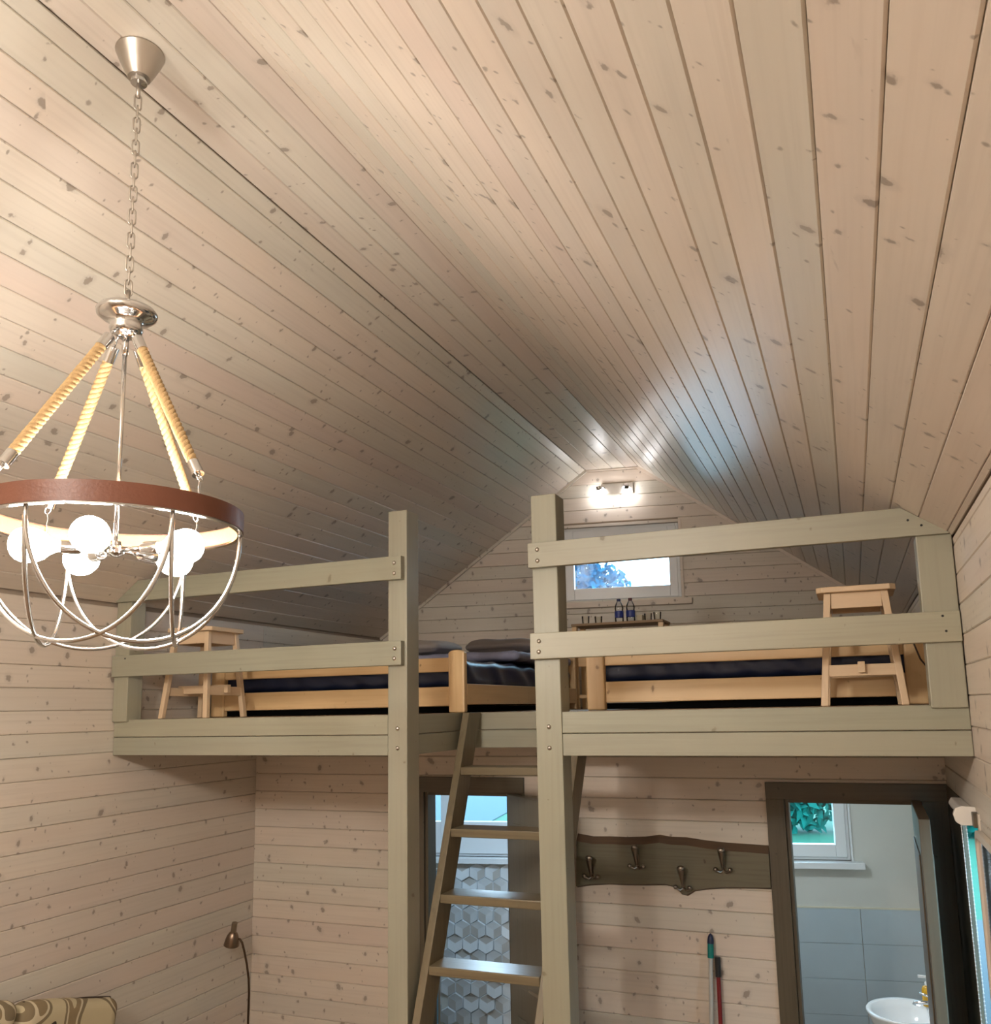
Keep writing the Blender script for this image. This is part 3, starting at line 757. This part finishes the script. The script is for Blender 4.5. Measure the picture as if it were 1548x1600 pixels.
MB().tube([(0, 0, 3.415), (0, 0, 2.842)], .0058, 12).build('rod', M_CHROME, ch, smooth=True)
MB().tube([(0, 0, 3.415), (0, 0, 3.36)], .0085, 12).build('rod_sleeve', M_CHROME, ch, smooth=True)
RB, ZR0, ZR1 = .318, 2.880, 2.930
# ropes: three strands twisted
for a in (36, 136.5, -145, -54):
    p0, p1 = cp(.050, a, 3.392), cp(.300, a, 2.985)
    D = (p1-p0).normalized(); Lr = (p1-p0).length; nx = D.orthogonal().normalized(); ny = D.cross(nx)
    q0, q1 = p0+D*.03, p1-D*.022
    Lq = (q1-q0).length; rp = MB(); turns = Lq/.046
    for s in range(3):
        path = []
        for i in range(int(turns*11)+1):
            k = i/int(turns*11); t = 2*math.pi*(k*turns+s/3)
            path.append(q0+D*Lq*k+(nx*math.cos(t)+ny*math.sin(t))*.0066)
        rp.tube(path, .0082, 7)
    rope = rp.build('rope', M_ROPE, ch, smooth=True)
    for qa, qb in ((p0-D*.002, p0+D*.042), (p1-D*.036, p1+D*.004)): MB().tube([qa, qb], .0152, 14).build('ferrule', M_CHROME, rope, smooth='auto')
    hk = MB()
    top_ = cp(.034, a, 3.418); hk.tube([p0, (p0+top_)/2+Vector((0, 0, .004)), top_], .0035, 8); hk.build('hook', M_CHROME, rope, smooth=True)
    e = p1+D*.003; sd = D.cross(Vector((0, 0, 1))).normalized(); r1 = cp(RB-.010, a, ZR1-.002)
    loop = [e+(D*(.011-.011*math.cos(t))+sd*.008*math.sin(t)) for t in [2*math.pi*i/12 for i in range(12)]]; MB().tube(loop, .0025, 7, closed=True).build('eyelet', M_CHROME, rope, smooth=True); hk = MB()
    e2 = e+D*.018; hk.tube([e2+sd*.006+Vector((0, 0, .004)), e2, e2*.5+r1*.5+sd*.004, r1+Vector((0, 0, .004)), r1-Vector((0, 0, .02))], .0030, 7)
    hk.build('hook', M_CHROME, rope, smooth=True)
# band: brown outside, chrome lip below
bd = MB().lathe([(RB-.005, ZR0), (RB, ZR0), (RB, ZR1), (RB-.005, ZR1), (RB-.005, ZR0)], 96); bd.build('ring_band', M_BAND_OUT if True else None, ch, smooth='auto')
MB().lathe([(RB-.0105, ZR0+.004), (RB-.0052, ZR0+.004), (RB-.0052, ZR1-.004), (RB-.0075, ZR1-.004), (RB-.0075, ZR0+.006), (RB-.0105, ZR0+.006), (RB-.0105, ZR0+.004)], 96).build('ring_lining', plain('tan_leather_lining', (.33, .145, .05), .5, 0, .2, 120, .1), ch, smooth='auto')
MB().lathe([(RB-.016, ZR0-.004), (RB-.002, ZR0-.004), (RB-.002, ZR0-.0002), (RB-.016, ZR0-.0002), (RB-.016, ZR0-.004)], 96).build('ring_lip', M_CHROME, ch, smooth='auto')
PA = [83, 23, -37, -97, 203, 143]
for i in range(6):
    A, B = cp(RB-.009, PA[i], ZR0-.004), cp(RB-.009, PA[(i+2) % 6], ZR0-.004); c = (A+B)/2; half = (A-B)/2; dep = ZR0-.004-2.578
    path = [c+half*math.cos(t)*1.0-Vector((0, 0, dep*abs(math.sin(t))**.92)) for t in [math.pi*k/40 for k in range(41)]]
    MB().tube(path, .0056, 10).build('hoop', M_CHROME, ch, smooth=True)
# lamp holders and globes
MB().lathe([(.0001, 2.850), (.014, 2.848), (.016, 2.838), (.024, 2.834), (.024, 2.816), (.012, 2.808), (.0001, 2.806)], 24).build('arm_hub', M_CHROME, ch, smooth='auto')
BA = (-16, 56, 128, 205, 272)
for a in BA:
    d = cp(1, a, 0); arm = MB().tube([d*.018+Vector((0, 0, 2.826)), d*.085+Vector((0, 0, 2.826))], .0072, 10).build('lamp_arm', M_CHROME, ch, smooth=True)
    Md = Matrix.Translation((0, 0, 2.826)) @ d.to_track_quat('Z', 'Y').to_matrix().to_4x4()
    MB().lathe([(.0001, .078), (.015, .078), (.0175, .084), (.0175, .125), (.0001, .125)], 20, Md).build('socket', M_CHROME, arm, smooth='auto')
    MB().lathe([(.0001, .126), (.013, .1255), (.0145, .135), (.022, .148), (.034, .161), (.041, .175), (.0445, .195), (.043, .212), (.037, .225), (.027, .2345), (.014, .240), (.0001, .2415)], 28, Md).build('bulb', M_BULB, arm, smooth=True)

# ---------------------------------------------------------------- coat rack
cb = thing('coat_rack', 'dark live-edge board with four antique double hooks beside the bathroom door', 'coat rack', (-.95, YB, 1.46))
topz = [(-.487, .262), (-.40, .250), (-.30, .253), (-.22, .252), (-.12, .258), (-.04, .270), (.02, .262), (.10, .262), (.20, .250), (.30, .243), (.40, .240), (.503, .236)]
botz = [(.503, .028), (.40, .025), (.28, .020), (.20, .010), (.13, -.002), (.09, -.028), (.06, -.022), (.03, .010), (-.02, .020), (-.12, .012), (-.22, .008), (-.32, .006), (-.42, -.004), (-.497, -.018)]
nb = MB(); outl = [(x, z) for x, z in topz]+botz
cbv = [(x, -.001, z) for x, z in outl]; ins = [(x, -.030, z-(.036 if i < len(topz) else -.012)) for i, (x, z) in enumerate(outl)]
k = len(outl)
nb.add(cbv+ins, [tuple(range(k, 2*k))]+[(i, (i+1) % k, k+(i+1) % k, k+i) for i in range(k)], 0)
for i in range(1, k+1): nb.mi[i] = 1
nb.build('board', [wood('grey_olive_board', (.15, .135, .09), (.11, .095, .06), 'x', (.06, .045, .03), .2, .35, .7), wood('brown_bark_edge', (.115, .068, .038), (.06, .034, .02), 'x', None, rough=.6)], cb)
for hx, hz in ((-.405, .062), (-.158, .125), (.075, .032), (.280, .128)):
    hb = MB(); y = -.031
    hb.box((hx-.009, y-.004, hz-.025), (hx+.009, y, hz+.045))
    hb.tube([(hx, y-.002, hz-.005), (hx, y-.022, hz+.002), (hx, y-.036, hz+.030), (hx, y-.044, hz+.060), (hx, y-.05, hz+.085)], [.0075, .008, .0095, .0145, .0195], 12)
    hb.ball((hx, y-.05, hz+.088), (.020, .013, .015), 14, 8)
    for s in (-1, 1):
        hb.tube([(hx, y-.004, hz-.012), (hx+s*.015, y-.022, hz-.022), (hx+s*.034, y-.026, hz-.013)], .0058, 8); hb.ball((hx+s*.036, y-.027, hz-.008), .0115, 12, 8)
    hb.build('coat_hook', M_BRONZE, cb, smooth='auto')

# ---------------------------------------------------------------- mop and broom leaning on the wall
def stick(name, label, cat, xb, yb_, xt, ztop, segs, head):
    t = thing(name, label, cat, (xb, yb_, 0)); top_ = Vector((xt-xb, 4.535-yb_, ztop)); d = top_.normalized(); Lm = top_.length
    for nm, a, b, r, m in segs:
        p = [d*a, d*(a+.001)]+[d*(a+(b-a)*i/6) for i in range(1, 6)]+[d*b]
        rr = [r]*len(p)
        if nm == 'cap': rr = [r, r, r, r*.97, r*.9, r*.78, r*.58, r*.15]
        MB().tube(p, rr, 14).build(nm, m, t, smooth='auto')
    head(t)
    return t
P_TEAL = plain('teal_plastic', (.0, .20, .17), .4); P_NAVY = plain('navy_plastic', (.01, .015, .05), .4); P_RED = plain('red_painted_steel', (.20, .010, .012), .35); P_GREY = plain('pale_grey_steel', (.50, .50, .47), .35)
def mop_head(t):
    MB().box((-.04, -.13, .0), (.04, .09, .022)).build('mop_pad', plain('white_mop_cotton', (.6, .6, .58), .9, 0, .6, 200), t, bevel=.006)
    MB().lathe([(.0001, .02), (.03, .022), (.018, .06), (.016, .11), (.0001, .11)], 16).build('mop_joint', P_TEAL, t, smooth='auto')
def broom_head(t):
    MB().box((-.02, -.13, .06), (.02, .09, .10)).build('broom_block', P_RED, t, bevel=.008)
    MB().hexa([(-.03, -.15, 0), (.03, -.15, 0), (.03, .10, 0), (-.03, .10, 0)], [(-.016, -.125, .0599), (.016, -.125, .0599), (.016, .085, .0599), (-.016, .085, .0599)]).build('bristles', M_BLACK, t)
TL = 1.272
stick('mop', 'pale grey mop handle with teal and navy grip leaning on the planked wall', 'mop', -.79, 4.42, -.753, 1.268, (('handle', .08, TL-.115, .0105, P_GREY), ('grip', TL-.116, TL-.048, .0155, P_TEAL), ('cap', TL-.049, TL-.002, .0165, P_NAVY)), mop_head)
stick('broom', 'red broom handle with black grip leaning close beside the mop', 'broom', -.715, 4.42, -.725, 1.160, (('handle', .08, 1.162-.092, .0105, P_RED), ('grip', 1.162-.093, 1.161, .0140, M_BLACK)), broom_head)

# ---------------------------------------------------------------- bathroom: basin, tap, soap
ba = thing('wash_basin', 'white oval wash basin on the right-hand bathroom wall', 'basin', (.142, 5.42, .70))
bo = MB(); nn_ = 40
def ov(sx, sy, z, dx=0): return [(dx+sx*math.cos(2*math.pi*i/nn_), sy*math.sin(2*math.pi*i/nn_), z) for i in range(nn_)]
rings = [ov(.06, .05, -.16), ov(.13, .12, -.13), ov(.185, .19, -.05), ov(.205, .215, .0), ov(.21, .22, .012), ov(.205, .215, .018), ov(.180, .190, .014), ov(.165, .172, -.02), ov(.12, .13, -.085), ov(.03, .03, -.11)]
vs_ = [p for r_ in rings for p in r_]; fs_ = [(j*nn_+i, j*nn_+(i+1) % nn_, (j+1)*nn_+(i+1) % nn_, (j+1)*nn_+i) for j in range(len(rings)-1) for i in range(nn_)]
fs_ += [tuple(range(nn_))[::-1], tuple(range((len(rings)-1)*nn_, len(rings)*nn_))]
bo.add(vs_, fs_).build('bowl', M_CERAMIC, ba, smooth=True)
MB().box((.11, -.20, -.06), (.190, .20, .012)).build('ledge', M_CERAMIC, ba, bevel=.02, segs=3)
MB().lathe([(.05, -.16), (.07, -.45), (.09, -.70)], 20).build('pedestal', M_CERAMIC, ba, smooth=True)
ta = thing('tap', 'chrome mixer tap at the back of the wash basin', 'tap', (.297, 5.42, .713))
MB().lathe([(.0001, 0), (.024, 0), (.022, .01), (.017, .02), (.017, .06), (.019, .065), (.0001, .075)], 18).build('tap_body', M_CHROME, ta, smooth='auto')
MB().tube([(0, 0, .045), (-.05, 0, .055), (-.11, 0, .05), (-.115, 0, .038)], .010, 10).build('spout', M_CHROME, ta, smooth=True)
MB().tube([(0, 0, .078), (-.03, 0, .086), (-.085, 0, .100)], [.008, .007, .006], 10).build('lever', M_CHROME, ta, smooth=True)
so = thing('soap_bottle', 'amber liquid soap bottle with a white pump on the basin edge', 'bottle', (.262, 5.55, .713))
MB().lathe([(.0001, 0), (.030, .0), (.032, .006), (.032, .085), (.026, .10), (.014, .108), (.0001, .108)], 20).build('body', plain('amber_soap', (.62, .34, .02), .2), so, smooth='auto')
pm = MB().lathe([(.0001, .108), (.014, .108), (.014, .125), (.006, .127), (.006, .152), (.0001, .153)], 14); pm.box((-.045, -.007, .146), (.010, .007, .158)); pm.build('pump', M_WHITE, so, smooth='auto')

def ceiling_lamp(x, y, label, c, e):
    t = thing('ceiling_lamp', label, 'ceiling lamp', (x, y, 2.2), 0, 'bathroom ceiling lamps')
    MB().lathe([(.0001, -.001), (.12, -.001), (.12, -.02), (.0001, -.02)], 30).build('base', M_WHITE, t, smooth='auto')
    MB().lathe([(.112, -.0205), (.108, -.045), (.085, -.062), (.04, -.07), (.0001, -.071)], 30).build('lamp_shade', emit('lit_opal_glass', c, e), t, smooth=True)
ceiling_lamp(-.52, 5.35, 'round opal ceiling lamp in the bathroom with the wash basin', (.80, .92, 1.), BATH_E)
ceiling_lamp(-2.3, 5.35, 'added opal fill lamp on the ceiling of the room behind the ladder', (.55, .78, 1.), BATH_E*1.6)  # added to brighten this room with bluish light

pd = thing('fill_globe', 'added fill light globe on a black flex, unseen behind the camera', 'fill light', (-1.5, -.75, 3.55))  # globe added out of view to brighten the room
MB().ball((0, 0, 0), .13, 28, 18).build('globe', emit('fill_globe_emission', BULB_C, FILL_E), pd, smooth=True)
MB().lathe([(.0001, .165), (.03, .16), (.035, .125), (.0001, .12)], 16).build('holder', M_BLACK, pd, smooth='auto')
MB().tube([(0, 0, .16), (0, 0, 4.268-3.55)], .003, 8).build('flex', M_BLACK, pd)

# ---------------------------------------------------------------- right wall: roller blind and framed panel
rb = thing('roller_blind', 'white roller blind cassette with twin bead cords on the glazed side door', 'blind', (XR, 3.52, 1.985))
MB().prism([(0, 0, -.034), (0, 0, .030), (-.045, 0, .034), (-.066, 0, .026), (-.074, 0, .004), (-.068, 0, -.022), (-.05, 0, -.034)], (0, .028, 0)).build('end_cap', plain('white_blind_plastic', (.80, .77, .72), .35), rb, bevel=.003)
MB().prism([(-.002, .03, -.02), (-.002, .03, .02), (-.040, .03, .022), (-.052, .03, 0), (-.040, .03, -.022)], (0, .40, 0)).build('cassette', plain('white_blind_cassette', (.74, .72, .68), .4), rb, bevel=.004)
for i, x in enumerate((-.050, -.032)):
    bd_ = MB(); bd_.tube([(x, .018+i*.02, -.034), (x+.004, .018+i*.02, -1.0)], .0012, 6)
    for k in range(70): bd_.ball((x+.004*k/70, .018+i*.02, -.04-k*.0135), .0026, 6, 4)
    bd_.build('bead_cord', M_WHITE, rb, smooth=True)
mi = thing('wall_mirror', 'white framed mirror with rounded corners on the planked right wall', 'mirror', (XR-.001, 3.16, 1.55))
def rrect(hw, hh, r, x, n_=7):
    pts = []
    for cx_, cz_, a0 in ((hw-r, hh-r, 0), (-hw+r, hh-r, 90), (-hw+r, -hh+r, 180), (hw-r, -hh+r, 270)):
        for i in range(n_): a = math.radians(a0+90*i/(n_-1)); pts.append((x, cx_+r*math.cos(a), cz_+r*math.sin(a)))
    return pts
o1, i1 = rrect(.31, .40, .06, 0), rrect(.285, .375, .045, 0); k = len(o1)
fr_ = MB(); fr_.add(o1+[(-.018, y, z) for _, y, z in o1]+[(-.018, y, z) for _, y, z in i1]+i1, [(a*k+i, a*k+(i+1) % k, (a+1)*k+(i+1) % k, (a+1)*k+i) for a in range(3) for i in range(k)]); fr_.build('frame', plain('cream_white_frame', (.70, .64, .56), .4), mi)
MB().prism([(-.010, y, z) for _, y, z in i1], (.008, 0, 0)).build('glass', plain('brown_tinted_mirror', (.45, .38, .32), .08, 1.), mi)

# ---------------------------------------------------------------- floor lamp, sofa
fl = thing('floor_lamp', 'bronze gooseneck reading lamp in the corner below the loft', 'floor lamp', (-3.375, 4.30, 0))
MB().lathe([(.0001, .0), (.115, 0), (.118, .008), (.110, .018), (.02, .026), (.0001, .027)], 30).build('base', M_BRONZE, fl, smooth='auto')
hp = Vector((-.095, -.03, 1.135))
pth = [(0, 0, .02), (0, 0, .50), (.002, 0, .70), (.003, 0, .80), (-.002, 0, .88), (-.018, 0, .96), (-.036, -.003, 1.03), (-.05, -.006, 1.075), (-.062, -.012, 1.095), (-.08, -.02, 1.10)]
MB().tube(pth, .0062, 10).build('pole', plain('dark_bronze', (.10, .065, .04), .35, 1.), fl, smooth=True)
Mh = Matrix.Translation(hp) @ Matrix.Rotation(.25, 4, 'Y') @ Matrix.Rotation(.12, 4, 'X')
MB().lathe([(.0001, .058), (.016, .058), (.0165, .055), (.0165, .004), (.0001, .003)], 20, Mh).build('lamp_holder', plain('pale_bronze', (.40, .34, .26), .28, 1.), fl, smooth='auto')
MB().lathe([(.012, .006), (.024, -.004), (.034, -.024), (.041, -.05), (.045, -.076), (.043, -.076), (.039, -.05), (.032, -.024), (.022, -.006), (.010, .002)], 28, Mh).build('lamp_shade', plain('brushed_bronze', (.26, .19, .14), .3, 1.), fl, smooth='auto')
MB().ball(Mh @ Vector((0, 0, -.045)), .024, 16, 10).build('unlit_bulb', plain('unlit_bulb_glass', (.5, .5, .48), .2), fl, smooth=True)

def swirl_mat():
    m, N, L, b = mat('swirl_print_fabric')
    tc = N.new('ShaderNodeTexCoord'); mp = N.new('ShaderNodeMapping'); L.new(tc.outputs['Object'], mp.inputs[0]); mp.inputs['Scale'].default_value = (0., 3.4, 3.4)
    nz = N.new('ShaderNodeTexNoise'); nz.inputs['Scale'].default_value = 1.0; nz.inputs['Detail'].default_value = 0.; nz.inputs['Distortion'].default_value = 1.1; L.new(mp.outputs[0], nz.inputs['Vector'])
    ml_ = N.new('ShaderNodeMath'); ml_.operation = 'MULTIPLY'; L.new(nz.outputs['Fac'], ml_.inputs[0]); ml_.inputs[1].default_value = 3.0
    fr = N.new('ShaderNodeMath'); fr.operation = 'FRACT'; L.new(ml_.outputs[0], fr.inputs[0])
    rp = N.new('ShaderNodeValToRGB'); L.new(fr.outputs[0], rp.inputs[0]); rp.color_ramp.interpolation = 'CONSTANT'
    el = rp.color_ramp.elements; el[0].position = 0; el[0].color = (.55, .47, .30, 1); el[1].position = .42; el[1].color = (.22, .17, .10, 1)
    for p, c in ((.56, (.60, .52, .36, 1)), (.64, (.27, .20, .11, 1)), (.78, (.55, .47, .30, 1)), (.84, (.045, .03, .02, 1)), (.92, (.55, .47, .30, 1))):
        e = el.new(p); e.color = c
    L.new(rp.outputs[0], b.inputs['Base Color']); b.inputs['Roughness'].default_value = .85; return m
M_SWIRL = swirl_mat(); M_PIPE = plain('dark_brown_piping', (.05, .03, .02), .7)
sf = thing('sofa', 'low sofa along the left planked wall below the chandelier', 'sofa', (XL+.012, 2.6, 0))
MB().box((.02, -.92, .10), (.80, .92, .30)).build('base', plain('beige_sofa_fabric', (.42, .36, .26), .9), sf, bevel=.02)
soft_box('seat', (.02, -.90, .30), (.82, .90, .46), .05, plain('beige_seat_fabric', (.45, .39, .28), .9), sf, amp=.006)
MB().box((.0, -.90, .30), (.05, .90, .72)).build('backrest', plain('beige_back_fabric', (.42, .36, .26), .9), sf, bevel=.02)
for sx in (.06, .74):
    for sy in (-.85, .85): MB().lathe([(.0001, 0), (.02, 0), (.025, .10), (.0001, .10)], 14, Matrix.Translation((sx, sy, 0))).build('leg', M_DARK['z'], sf)
def cushion(yc, zc, h1, h2, label, seed):
    o = soft_box('cushion', (XL+.080, yc-h1, zc-h2), (XL+.21, yc+h1, zc+h2), .055, M_SWIRL, None, 24, .010, 5, seed=seed)
    o.rotation_euler = (math.radians(-14), 0, 0)
    tag(o, label, 'cushion', 'swirl print cushions on the sofa')
    pts = [(0.0, y, h2-.007+.003*math.sin(y*14)) for y in [-h1+.03+(2*h1-.06)*i/16 for i in range(17)]]
    MB().tube(pts, .006, 7).build('piping', M_PIPE, o, smooth=True); return o
cushion(3.02, .862, .275, .28, 'swirl print back cushion with brown piping nearest the room corner', 0)
cushion(2.45, .932, .275, .36, 'swirl print back cushion at the bottom left edge, half out of view', 4)

# ---------------------------------------------------------------- lamp lead hanging behind the right stool
o = MB().tube([(.235, 3.84, DECK+.275), (.245, 3.83, DECK+.24), (.262, 3.82, DECK+.18), (.285, 3.82, DECK+.145), (.305, 3.82, DECK+.15), (.318, 3.83, DECK+.19), (.322, 3.84, DECK+.27), (.33, 3.90, DECK+.31), (.36, 3.94, DECK+.31)], .0035, 8).build('lead', plain('dark_brown_flex', (.06, .035, .025), .5), None, smooth=True)
tag(o, 'thin dark brown electric lead looping beside the right bed', 'cord')

# ---------------------------------------------------------------- outside
gm, N, L, b = mat('lawn')
tc = N.new('ShaderNodeTexCoord'); nz_ = N.new('ShaderNodeTexNoise'); nz_.inputs['Scale'].default_value = 2.; nz_.inputs['Detail'].default_value = 6; L.new(tc.outputs['Object'], nz_.inputs['Vector'])
rp = N.new('ShaderNodeValToRGB'); rp.color_ramp.elements[0].color = (.001, .066, .036, 1); rp.color_ramp.elements[1].color = (.003, .10, .052, 1); L.new(nz_.outputs['Fac'], rp.inputs[0]); L.new(rp.outputs[0], b.inputs['Base Color']); b.inputs['Roughness'].default_value = .9
struct(MB().box((-60, -20, -.4), (60, 80, -.3)).build('ground', gm))
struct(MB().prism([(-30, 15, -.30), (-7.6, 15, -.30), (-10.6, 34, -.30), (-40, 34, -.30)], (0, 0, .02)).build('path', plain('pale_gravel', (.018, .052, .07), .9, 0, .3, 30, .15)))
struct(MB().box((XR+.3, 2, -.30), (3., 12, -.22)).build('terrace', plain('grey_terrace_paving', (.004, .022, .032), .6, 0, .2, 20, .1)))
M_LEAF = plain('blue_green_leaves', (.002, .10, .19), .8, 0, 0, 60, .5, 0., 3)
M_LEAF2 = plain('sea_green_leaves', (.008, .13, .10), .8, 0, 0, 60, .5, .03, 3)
M_BARK = plain('tree_bark', (.06, .05, .04), .9, 0, .6, 30)
def tree(name, label, cat, x, y, trunk_h, blobs, n_, ls, seed, group='trees and hedge outside', lm=None):
    rr = random.Random(seed); t = thing(name, label, cat, (x, y, -.3), 0, group)
    if trunk_h: MB().tube([(0, 0, 0), (.05, 0, trunk_h*.5), (0, .05, trunk_h)], [.16, .12, .06], 10).build('trunk', M_BARK, t, smooth=True)
    lv = MB()
    for (cx_, cy_, cz_, rx_, ry_, rz_, fr_) in blobs:
        for _ in range(int(n_*fr_)):
            while True:
                p = Vector((rr.uniform(-1, 1), rr.uniform(-1, 1), rr.uniform(-1, 1)))
                if p.length < 1: break
            p = Vector((cx_+p.x*rx_, cy_+p.y*ry_, cz_+p.z*rz_)); d1_ = Vector((rr.gauss(0, 1), rr.gauss(0, 1), rr.gauss(0, 1))).normalized(); d2_ = d1_.orthogonal().normalized()
            s = ls*rr.uniform(.6, 1.3)
            lv.add([p-d1_*s, p+d2_*s*.45, p+d1_*s, p-d2_*s*.45], [(0, 1, 2, 3)])
    o = lv.build('leaves', lm or M_LEAF, t); o['kind'] = 'stuff'
    return t
tree('tree', 'tall leafy tree seen at the left of the small loft window', 'tree', -7.6, 20, 5.5, [(0, 0, 6.7, 2.3, 1.4, 2.6, .72), (1.9, 0, 4.9, 1.1, .9, 1.3, .28)], 8500, .12, 1)
tree('garden_shrub', 'low leafy shrub seen through the window behind the ladder', 'shrub', -6.35, 13.0, 1.4, [(0, 0, 2.2, 1.3, .9, .75, 1.)], 900, .09, 2)
tree('hedge', 'bushy garden hedge seen through the bathroom window', 'hedge', 0., 19.5, 0, [(-2.4, 0, 1.2, 2.4, .9, 1.5, .5), (1.6, .3, 1.2, 2.6, .9, 1.5, .5)], 7000, .15, 3, lm=M_LEAF2)
tree('hedge', 'dark garden hedge beyond the glazed side door', 'hedge', 1.75, 7.0, 0, [(0, 0, 1.3, .75, 4.6, 1.9, 1.)], 9000, .13, 5, lm=plain('dark_teal_leaves', (.002, .030, .032), .6, 0, 0, 60, .5, .3, 3))  # hedge set near the door to block sky light
